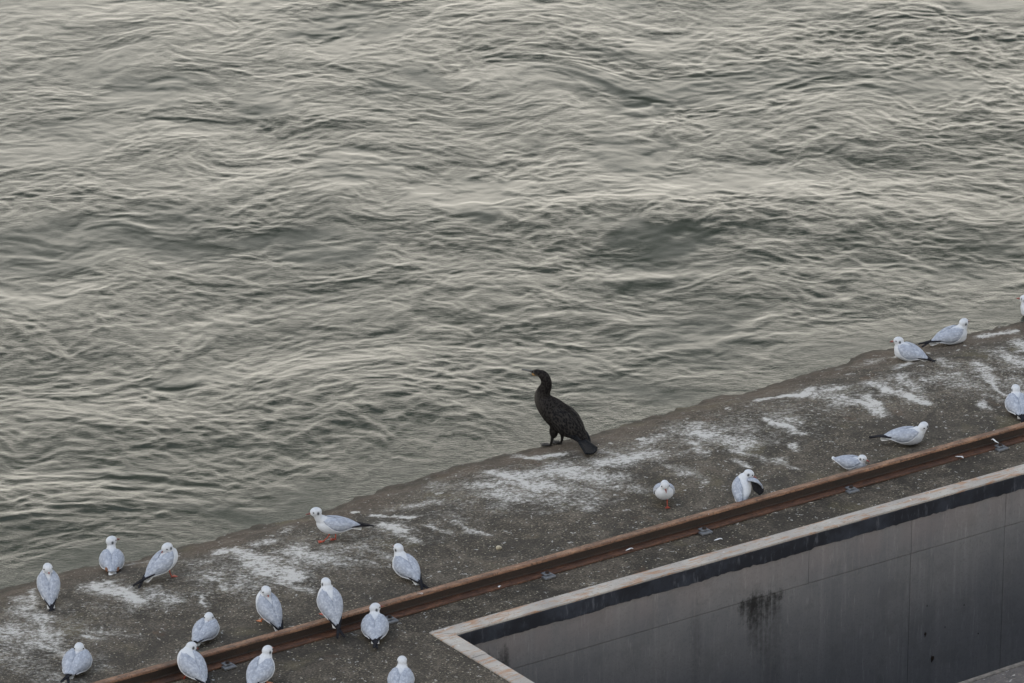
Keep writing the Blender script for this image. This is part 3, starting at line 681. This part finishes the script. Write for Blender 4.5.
def gull(pos, heading, label, pitch=12, sit=False, head=('up', 0, 0), fluff=1.12, scale=1.0, legs='both', legmat=None,
         cross=.02, spread=0.0, prim=True, hip=None, raised=False, walk=False, tail_up=0.0, brown=False, dxh=0.0, neckr=.036, wingdrop=0.0):
    t = empty('gull', pos, R(heading)); t.scale = (scale,)*3
    tag(t, label, 'gull', 'gulls resting on the concrete pier')
    hz = hip if hip is not None else (.060 if sit else .135)
    B = Matrix.Translation((0, 0, hz)) @ Matrix.Rotation(R(-pitch), 4, 'Y')
    fl = fluff
    bm = bmesh.new()
    p, r = dense([(x, 0, z) for x, z in zip(BX, BZ)], [(a*fl, b*(1+(fl-1)*.7)) for a, b in zip(BRY, BRZ)], 30)
    loft(bm, [B @ q for q in p], r, 24)
    if sit:
        ellipsoid(bm, Matrix.Translation(B @ Vector((.01, 0, -.018))) @ Matrix.Diagonal((.095, .066*fl, .045, 1)))
    sh = B @ Vector((.060, 0, .012))
    mode, hyaw, hpit = head
    off = {'up': Vector((.036, 0, .082)), 'mid': Vector((.030, 0, .066)), 'low': Vector((.022, 0, .056)), 'back': Vector((-.018, 0, .053)),
           'walk': Vector((.055, 0, .085)), 'preen': Vector((.010, -.045, .046))}[mode] + Vector((dxh, 0, 0))
    hc = sh + off
    H = Matrix.Translation(hc) @ Matrix.Rotation(R(hyaw), 4, 'Z') @ Matrix.Rotation(R(-hpit), 4, 'Y')
    mid = sh*.5 + hc*.5 + (Vector((.010, 0, -.004)) if mode in ('up', 'mid', 'walk') else Vector((.008, 0, 0)))
    p, r = dense([B @ Vector((.035, 0, -.005)), sh*.75 + hc*.25, mid, hc], [.052, neckr*1.30, neckr, .028], 16)
    loft(bm, p, r, 20, Vector((0, 1, 0)) if abs(hyaw) < 20 else Vector((.1, 1, .1)))
    ellipsoid(bm, H @ Matrix.Translation((.003, 0, .002)) @ Matrix.Diagonal((.042, .034, .0345, 1)))
    ellipsoid(bm, H @ Matrix.Translation((.028, 0, -.005)) @ Matrix.Diagonal((.018, .014, .013, 1)))
    ob = fuse('body', bm, M_WHITE, t, .0042, 7)
    Hi = np.array(H.inverted())
    def paint(co):
        c = np.ones((len(co), 3))*np.array([.46, .49, .545])
        hcod = co @ Hi[:3, :3].T + Hi[:3, 3]
        for sy in (1, -1):
            d = np.linalg.norm((hcod - np.array([-.010, .031*sy, .000]))/np.array([.0085, .012, .011]), axis=1)
            k = sstep(1.5, .6, d)[:, None]; c = c*(1-k) + np.array([.05, .055, .065])*k
            d = np.linalg.norm((hcod - np.array([.022, .022*sy, .009]))/np.array([.006, .008, .006]), axis=1)
            k = (.85*sstep(1.5, .6, d))[:, None]; c = c*(1-k) + np.array([.05, .055, .065])*k
        # pale smudge over the crown
        d = np.linalg.norm((hcod - np.array([.0, 0, .030]))/np.array([.012, .03, .012]), axis=1)
        k = (.28*sstep(1.4, .4, d))[:, None]; c = c*(1-k) + np.array([.3, .33, .38])*k
        return c
    vcol(ob, paint)
    bm = bmesh.new()
    dn = 0.004
    p, r = dense([H @ Vector((q[0]*(1 if mode != 'back' else .72)+.004, q[1], q[2])) for q in ((.034, 0, -.004), (.050, 0, -.006), (.064, 0, -.009), (.072, 0, -.014))], [(.0075, .0085), (.0055, .0065), (.0038, .0045), (.001, .0015)], 10)
    loft(bm, p, r, 10); bmobj('bill', bm, M_BILL, t, True)
    for sy in (1, -1):
        bm = bmesh.new(); bmesh.ops.create_icosphere(bm, subdivisions=2, radius=.0052, matrix=H @ Matrix.Translation((.021, .0290*sy, .008))); bmobj('eye', bm, M_EYE, t, True)
    for sy in (1, -1):
        if raised and sy == -1: continue
        W = B @ Matrix.Translation((0, 0, -wingdrop*.01))
        vs, fs = wing_mesh(sy, fl, W, spread)
        wo = fixn(meshobj('wing', vs, fs, M_GREY, t))
        # pale leading edge and white trailing tertial crescent
        rr = fl
        pr = [(-.095, .046*sy*rr, .010), (-.140, .046*sy*rr*.9, .012), (-.20, (.026*sy - cross*sy*.3), .018), (-.275, -cross*sy+.004*sy, .018), (-.288, -cross*sy-.004*sy, .017),
              (-.275, -cross*sy-.013*sy, .018), (-.20, (-.008)*sy, .020), (-.13, .006*sy, .022)]
        zo = .004 if sy > 0 else .010
        pr = [(x, y, z+zo) for x, y, z in pr]
        if prim: bmobj('primaries', blade(B, pr, .006), M_BLACK, wo)
        we = []
        for s in np.linspace(.10, .92, 16):
            x = .078-.268*s; ry = np.interp(x, WX, WRY)*fl; rz = np.interp(x, WX, WRZ)*(1+(fl-1)*.5)
            bot = R(34 - 62*math.sin(min(1, s*1.5)*math.pi*.5) + 46*max(0, s-.55)/.45)
            we.append(W @ Vector((x, math.cos(bot)*(ry+.004+spread*.02*s)*sy, np.interp(x, BX, BZ)+math.sin(bot)*(rz+.004))))
        bm = bmesh.new(); p, r = dense(we, [.002]+[.0038]*(len(we)-2)+[.002], 24); loft(bm, p, r, 8); bmobj('wing_edge', bm, M_COV, wo, True)
    if brown:
        for sy in (1, -1):
            bm = bmesh.new(); bmesh.ops.create_icosphere(bm, subdivisions=3, radius=1, matrix=B @ Matrix.Translation((-.125, .034*sy, .012)) @ Matrix.Diagonal((.040, .016, .020, 1))); bmobj('brown_coverts', bm, M_BROWN, t, True)
    # tail fan
    a = tail_up
    tp = [(-.10, .018, .002), (-.15, .026, a*.3), (-.196, .027, a), (-.202, .014, a), (-.203, 0, a), (-.202, -.014, a), (-.196, -.027, a), (-.15, -.026, a*.3), (-.10, -.018, .002)]
    bmobj('tail', blade(B, tp, .007), M_TAILW, t)
    if raised:
        # half-open right wing lifted while the bird preens beneath it
        arm = [B @ Vector(q) for q in ((.050, -.045, .030), (.035, -.075, .060), (.015, -.110, .066), (.000, -.138, .044), (-.010, -.152, .010))]
        bm = bmesh.new(); p, r = dense(arm, [(.026, .015), (.030, .012), (.022, .009), (.013, .007), (.005, .004)], 18); loft(bm, p, r, 14)
        wo = bmobj('wing', bm, M_GREY, t, True)
        for k in range(7):
            a0 = arm[1].lerp(arm[4], k/6*.95); tip = a0 + Vector((-.020, -.012+.006*k, -.078+.005*k))
            bm = bmesh.new(); p, r = dense([a0, a0.lerp(tip, .5)+Vector((0, -.006, 0)), tip], [(.013, .004), (.016, .004), (.005, .002)], 8); loft(bm, p, r, 8, Vector((1, 0, 0))); bmobj('primary', bm, M_BLACK, wo, True)
    lm = legmat or M_RED
    if not sit and legs != 'none':
        hp = B @ Vector((0, 0, -.045))
        if walk:
            leg(t, (hp.x+.010, .022, hp.z+.01), (.070, .022, .006), lm, .1); leg(t, (hp.x-.005, -.022, hp.z+.01), (-.018, -.022, .0), lm)
        else:
            fx = hp.x+.02
            if legs in ('both', 'left'): leg(t, (hp.x, .024, hp.z+.012), (fx, .024, 0), lm)
            if legs in ('both', 'right'): leg(t, (hp.x, -.024, hp.z+.012), (fx, -.024, 0), lm)
    return t

def D(x, y, dz=0.0):
    p = deck_at(x, y); return (p.x, p.y, p.z+dz)
def onrail(x):          # a point on the rail head under pixel column x
    best = None
    for u in np.arange(-3, 9, .004):
        q = rail.matrix_world @ Vector((u, -.028, .10)); tt = R(PITCH)
        f = q.y*math.cos(tt) - (q.z-CAMH)*math.sin(tt)
        if 512 + FOC*q.x/f >= x: return (q.x, q.y, .10)

gull(D(49, 601), 100, 'gull with head laid back and black wingtips crossed, nearest the left picture edge', 38, head=('back', 185, -12), cross=.032, fluff=1.02, legs='left', legmat=M_ORANGE)
gull(D(112, 568), 95, 'squat gull with brown patches beside its white tail, beside the pier edge, its head raised', 8, True, head=('up', -55, 5), fluff=1.15, brown=True, neckr=.032, prim=False)
gull(D(165, 578), 42, 'one-legged gull with red foot and head tucked back, tail pointing down-left', 30, head=('back', 175, -15), fluff=1.08, legs='right', hip=.125)
gull(D(78, 669), 76, 'hunched sitting gull with one drooping wing, lowest left beside the end of the visible rail', 12, True, head=('back', 195, -12), fluff=1.22, spread=.8)
gull(D(191, 680), 128, 'plump gull preening in front of the rail with its head twisted right', 30, head=('preen', -80, -20), fluff=1.18, hip=.12, cross=.0)
gull(D(207, 637), 68, 'small sitting gull tucked against the rail behind the preening plump gull', 12, True, head=('back', 200, -8), fluff=1.15, spread=.5, scale=.95)
gull(D(262, 686), 65, 'gull in front of the rail showing an orange leg, cut by the bottom edge', 22, head=('mid', -5, 5), fluff=1.15, legmat=M_ORANGE, hip=.12)
gull(D(268, 624), 122, 'standing gull with tucked-in head and orange feet, just behind the rail', 40, head=('back', 170, -12), fluff=1.08, legmat=M_ORANGE)
gull(onrail(329), 112, 'tall gull perched upright on the rail with its back to us', 44, head=('low', 0, 5), fluff=1.12, hip=.125)
gull(D(333, 541), 186, 'gull striding left in clean side view on red legs', 8, head=('walk', 0, -4), fluff=.96, walk=True, hip=.118, cross=.004, neckr=.030)
gull(D(405, 576), 122, 'gull crouching alone between the striding gull and the rail, back to us', 20, True, head=('mid', 0, 5), fluff=1.12, hip=.075)
gull(D(375, 634), 92, 'broad-backed gull sitting directly in front of the rail, red bill tip showing', 12, True, head=('mid', -50, 5), fluff=1.2, spread=.4, cross=.006)
gull(D(401, 688), 85, 'gull cut by the bottom edge, only its head and shoulders in view', 15, True, head=('mid', 10, 0), fluff=1.15)
gull(D(664, 505), 272, 'gull facing us with white breast and drooping bill, alone behind the rail', 22, head=('low', 8, -30), fluff=1.10, hip=.115, legs='left', scale=.9)
gull(D(742, 502), 88, 'gull right behind the rail preening under a lifted wing with black feathers', 34, scale=.95, head=('preen', -75, -25), fluff=1.0, raised=True, hip=.115, legs='right')
gull(D(853, 470), -14, 'gull half hidden behind the rail, only its head and raised white tail showing', -4, True, head=('low', -5, -10), fluff=1.22, tail_up=.03, scale=.78, prim=False)
gull(D(908, 444), 6, 'gull resting in side view just behind the rail, long dark tail pointing left', 4, True, head=('low', 215, -20), fluff=1.05, cross=.0, dxh=.03)
gull(D(907, 359), 148, 'round gull sitting at the water edge facing left, dark tail to the right', 12, True, head=('low', 25, 0), fluff=1.22, scale=.93)
gull(D(953, 343), 24, 'gull sitting at the water edge, raised head, long black tail pointing left', 12, True, head=('mid', 25, 5), fluff=1.15, neckr=.034)
gull(D(1017, 411), 95, 'gull sitting tail toward us at the right picture edge, behind the rail', 12, True, head=('low', 0, 5), fluff=1.15, spread=.6, cross=.008)
gull(D(1034, 318), 150, 'gull mostly cut off by the right picture edge, a pale sliver before the water', 10, True, head=('low', 0, 5), fluff=1.1)

# ------------------------------------------------------------------ cormorant
def cormorant():
    base = D(555, 445)
    t = empty('cormorant', base, R(145))
    tag(t, 'large dark cormorant standing upright on the pier edge, hooked bill pointing left', 'cormorant')
    tm = NT('cormorant_plumage', .85, spec=.02); c = tm.attr('plumage', 'Color'); v = tm.map()
    n = tm.noise(v, 120, 4, .7); vo = tm.vor(tm.map((1, 1, .7)), 85)
    c = tm.mix(tm.ramp(n, .35, .66, .55, 0), c, (.004, .004, .005)); c = tm.mix(tm.ramp(vo, .40, .6, 0, .35), c, (.045, .042, .040)); tm.col(c); tm.bump(n, .6, .006)
    tw = NT('cormorant_wing', .65, spec=.05); v = tw.map((1, 1, 1), (0, R(40), 0)); vs_ = tw.n.new('ShaderNodeMapping'); vs_.inputs['Scale'].default_value = (.45, 1, 1); tw.l.new(v, vs_.inputs[0])
    vd = tw.vor(vs_.outputs[0], 95); n = tw.noise(tw.map(), 60, 4, .7)
    c = tw.mix(tw.ramp(vd, .40, .66), (.004, .004, .005), (.027, .025, .024)); c = tw.mix(tw.ramp(n, .4, .65, .5, 0), c, (.008, .008, .009)); tw.col(c); tw.bump(vd, .5, .006)
    mt = NT('cormorant_tail', .7, spec=.08); c = mt.mix(mt.ramp(mt.noise(mt.map((1, 1, 1)), 50, 3), .4, .7), (.005, .006, .008), (.014, .015, .018)); mt.col(c)
    mleg = simple('cormorant_leg', (.012, .012, .013), .45, .4)
    bm = bmesh.new()
    spine = [(-.245, 0, .085), (-.215, 0, .112), (-.17, 0, .145), (-.10, 0, .195), (-.03, 0, .240), (.035, 0, .278), (.085, 0, .312), (.112, 0, .352), (.103, 0, .398), (.082, 0, .440), (.078, 0, .480), (.098, 0, .518), (.135, 0, .535)]
    rad = [(.018, .012), (.040, .030), (.066, .060), (.092, .090), (.100, .100), (.092, .092), (.076, .076), (.060, .062), (.048, .052), (.040, .044), (.037, .040), (.035, .036), (.029, .030)]
    p, r = dense(spine, rad, 60); loft(bm, p, r, 28, Vector((0, 1, 0)).cross(Vector((1, 0, .6))).normalized() * -1)
    H = Matrix.Translation((.148, 0, .533)) @ Matrix.Rotation(R(2), 4, 'Y')
    ellipsoid(bm, H @ Matrix.Diagonal((.048, .026, .027, 1))); ellipsoid(bm, H @ Matrix.Translation((.038, 0, -.002)) @ Matrix.Diagonal((.026, .016, .016, 1)))
    for sy in (1, -1): ellipsoid(bm, Matrix.Translation((-.015 - .02*(sy < 0), .040*sy, .125)) @ Matrix.Diagonal((.036, .026, .055, 1)))
    ob = fuse('body', bm, tm.m, t, .006, 6)
    def paint(co):
        c = np.ones((len(co), 3))*np.array([.008, .0075, .008])
        d = np.linalg.norm((co-np.array([.155, 0, .335]))/np.array([.05, .06, .085]), axis=1); k = (sstep(1.6, .3, d)*.8)[:, None]; c = c*(1-k)+np.array([.12, .117, .11])*k
        f = co[:, 0]*.8 - co[:, 2]*.0; k = (sstep(.02, .13, co[:, 0])*sstep(.43, .30, co[:, 2])*.45)[:, None]; c = c*(1-k)+np.array([.075, .07, .065])*k
        k = (sstep(.115, .15, co[:, 0])*sstep(.535, .51, co[:, 2])*sstep(.46, .48, co[:, 2]))[:, None]*.8; c = c*(1-k)+np.array([.26, .25, .22])*k
        return c
    vcol(ob, paint)
    bm = bmesh.new(); p, r = dense([H @ Vector(q) for q in ((.055, 0, .002), (.085, 0, .001), (.126, 0, 0), (.143, 0, -.001), (.149, 0, -.010))], [(.010, .011), (.007, .0075), (.0055, .0055), (.005, .006), (.001, .002)], 16)
    loft(bm, p, r, 12); bmobj('bill', bm, simple('cormorant_bill', (.075, .08, .085), .5, .3, (.04, .042, .045), 40), t, True)
    bm = bmesh.new(); bmesh.ops.create_icosphere(bm, subdivisions=3, radius=1, matrix=H @ Matrix.Translation((.034, 0, -.014)) @ Matrix.Diagonal((.022, .0185, .014, 1)))
    bmobj('throat_patch', bm, simple('yellow_skin', (.32, .19, .07), .6, .3, (.22, .12, .05), 60), t, True)
    for sy in (1, -1):
        bm = bmesh.new(); bmesh.ops.create_icosphere(bm, subdivisions=2, radius=.0062, matrix=H @ Matrix.Translation((.024, .0225*sy, .007))); bmobj('eye', bm, M_EYE, t, True)
    # folded wings
    ax = Vector((.085-(-.215), 0, .31-.112)).normalized(); up = Vector((-ax.z, 0, ax.x))
    for sy in (1, -1):
        ns, nt = 30, 14; vs = []; fs = []
        for lay in (0, 1):
            for i in range(ns):
                s = i/(ns-1); along = .33 - .42*s        # distance along axis from the rump end
                c0 = Vector((-.235, 0, .098)) + ax*along
                rr = float(np.interp(along, [-.10, -.04, .02, .08, .15, .22, .28, .33], [.012, .024, .050, .080, .102, .106, .092, .066]))
                top = R(60 + 32*min(1, s*2)); bot = R(30 - 55*math.sin(min(1, s*1.6)*math.pi/2) + 55*max(0, s-.5)/.5)
                for j in range(nt):
                    tt = j/(nt-1); ph = top + (bot-top)*tt; b_ = (.003 + .012*math.sin(math.pi*tt)**.7*math.sin(math.pi*min(1, s+.05))**.5) if lay == 0 else -.006
                    vs.append(c0 + Vector((0, 1, 0))*math.cos(ph)*(rr+b_)*sy + up*math.sin(ph)*(rr+b_))
        N_ = ns*nt
        for i in range(ns-1):
            for j in range(nt-1):
                a = i*nt+j; f = (a, a+1, a+nt+1, a+nt); fs.append(f); fs.append(tuple(N_+q for q in f[::-1]))
            for j in (0, nt-1): a = i*nt+j; fs.append((a, a+nt, N_+a+nt, N_+a))
        for j in range(nt-1):
            for i in (0, ns-1): a = i*nt+j; fs.append((a, a+1, N_+a+1, N_+a))
        wo = fixn(meshobj('wing', vs, fs, tw.m, t))
        for k in range(3):
            e0 = Vector((-.235, 0, .098)) + ax*(.10-.03*k) + Vector((0, sy*(.085-.012*k), 0)) + up*(.016+.010*k); e1 = Vector((-.235, 0, .098)) + ax*(-.075) + Vector((0, sy*.014, 0)) + up*(.006+.004*k)
            bm = bmesh.new(); p, r = dense([e0, e0.lerp(e1, .5)+Vector((0, sy*.012, 0)), e1], [(.010, .004), (.012, .005), (.004, .003)], 12); loft(bm, p, r, 8, up); bmobj('flight_feather', bm, mt.m, wo, True)
    t_inv = lambda q: Matrix.Rotation(-R(145), 3, 'Z') @ (q - Vector(base))
    # stiff wedge tail of long feathers
    tl = empty('tail'); tl.parent = t
    root = Vector((-.215, 0, .105)); tip = t_inv(deck_at(594, 455) + Vector((0, 0, .016))); dd = (tip-root)
    bm = bmesh.new()
    for k in range(-5, 6):
        a = k/5; p0 = root + Vector((0, a*.022, 0)); p1 = tip + Vector((.022*abs(a)**2, a*.066, .012*abs(a)**2)) ; p, r = dense([p0, p0.lerp(p1, .5), p1.lerp(p0, .04), p1], [(.012, .006), (.012, .005), (.011, .004), (.005, .002)], 10)
        loft(bm, p, r, 8, Vector((.5, 0, .86)))
    bpy.data.objects.remove(tl); bmobj('tail', bm, mt.m, t, True)
    for sy in (1, -1):
        bm = bmesh.new(); fx = .012 - .035*(sy < 0); hp = Vector((-.012-.02*(sy < 0), .040*sy, .105))
        p, r = dense([hp, Vector((fx-.012, .042*sy, .05)), Vector((fx, .042*sy, .010))], [.020, .011, .009], 12); loft(bm, p, r, 10, Vector((1, 0, 0)))
        pts = [Vector((fx-.02, .030*sy, .003)), Vector((fx+.045, .005*sy, .003)), Vector((fx+.072, .028*sy, .003)), Vector((fx+.080, .052*sy, .003)), Vector((fx+.050, .080*sy, .003))]
        lo = [bm.verts.new(q) for q in pts]; hi = [bm.verts.new(q+Vector((0, 0, .006))) for q in pts]
        bm.faces.new(hi); bm.faces.new(lo[::-1])
        for k in range(5): bm.faces.new((lo[k], lo[(k+1) % 5], hi[(k+1) % 5], hi[k]))
        for q in pts[1:]:
            p, r = dense([Vector((fx-.005, .042*sy, .012)), (Vector((fx, .042*sy, .012))+q)*.5+Vector((0, 0, .004)), q+Vector((.004, 0, .003))], [.007, .005, .003], 8); loft(bm, p, r, 8)
        bmesh.ops.recalc_face_normals(bm, faces=bm.faces); bmobj('leg', bm, mleg, t, True)
cormorant()

# ------------------------------------------------------------------ small loose things
m_peb = simple('pale_pebble', (.36, .33, .26), .7, .3, (.28, .25, .19), 40, .3)
def pebble(x, y, r, label):
    bm = bmesh.new(); bmesh.ops.create_icosphere(bm, subdivisions=3, radius=1)
    for q in bm.verts:
        n = 1+.10*math.sin(q.co.x*3+x)+.08*math.cos(q.co.y*4+y); q.co = Vector((q.co.x*r*n, q.co.y*r*.8*n, q.co.z*r*.65*n))
    o = bmobj('pebble', bm, m_peb, None, True); o.location = D(x, y, r*.45); return tag(o, label, 'pebble')
pebble(499, 549, .023, 'largest pale round pebble lying alone on the deck, up-left of the long straight rail')
m_fea = simple('white_down', (.55, .57, .60), .85, .1, (.40, .42, .46), 50)
def feather(pos, L, yaw, label, curl=.012):
    bm = bmesh.new(); n = 12
    for i in range(n): pass
    p, r = dense([(0, 0, .004), (L*.35, L*.05, .004+curl*.4), (L*.75, L*.02, .004+curl), (L, -L*.08, .004+curl*.6)], [(.0015, .001), (L*.17, .0018), (L*.14, .0018), (.002, .001)], 12)
    loft(bm, p, r, 8); o = bmobj('feather', bm, m_fea, None, True); o.location = pos; o.rotation_euler.z = R(yaw)
    return tag(o, label, 'feather', 'moulted feathers')
fp = rail.matrix_world @ Vector(((inv @ Vector(at(952, 455, .015)))[0], -.075, .014))
feather(fp, .075, -40, 'curled white feather caught on the rail foot near the right picture edge')
fp = rail.matrix_world @ Vector((cu[5]-.01, -.118, .045))
feather(fp, .060, 160, 'white feather stuck on the rightmost visible rail clip', .025)
fp = rail.matrix_world @ Vector(((inv @ Vector(at(628, 552, .015)))[0], -.092, .012))
feather(fp, .055, 20, 'small white feather on the rail foot midway between the two central rail clips')
feather(D(497, 590), .05, 60, 'tiny white feather on the deck between the rail and the pit corner')
feather(D(714, 541), .06, 10, 'white feather on the deck just in front of the rail, below the wing-preening gull')
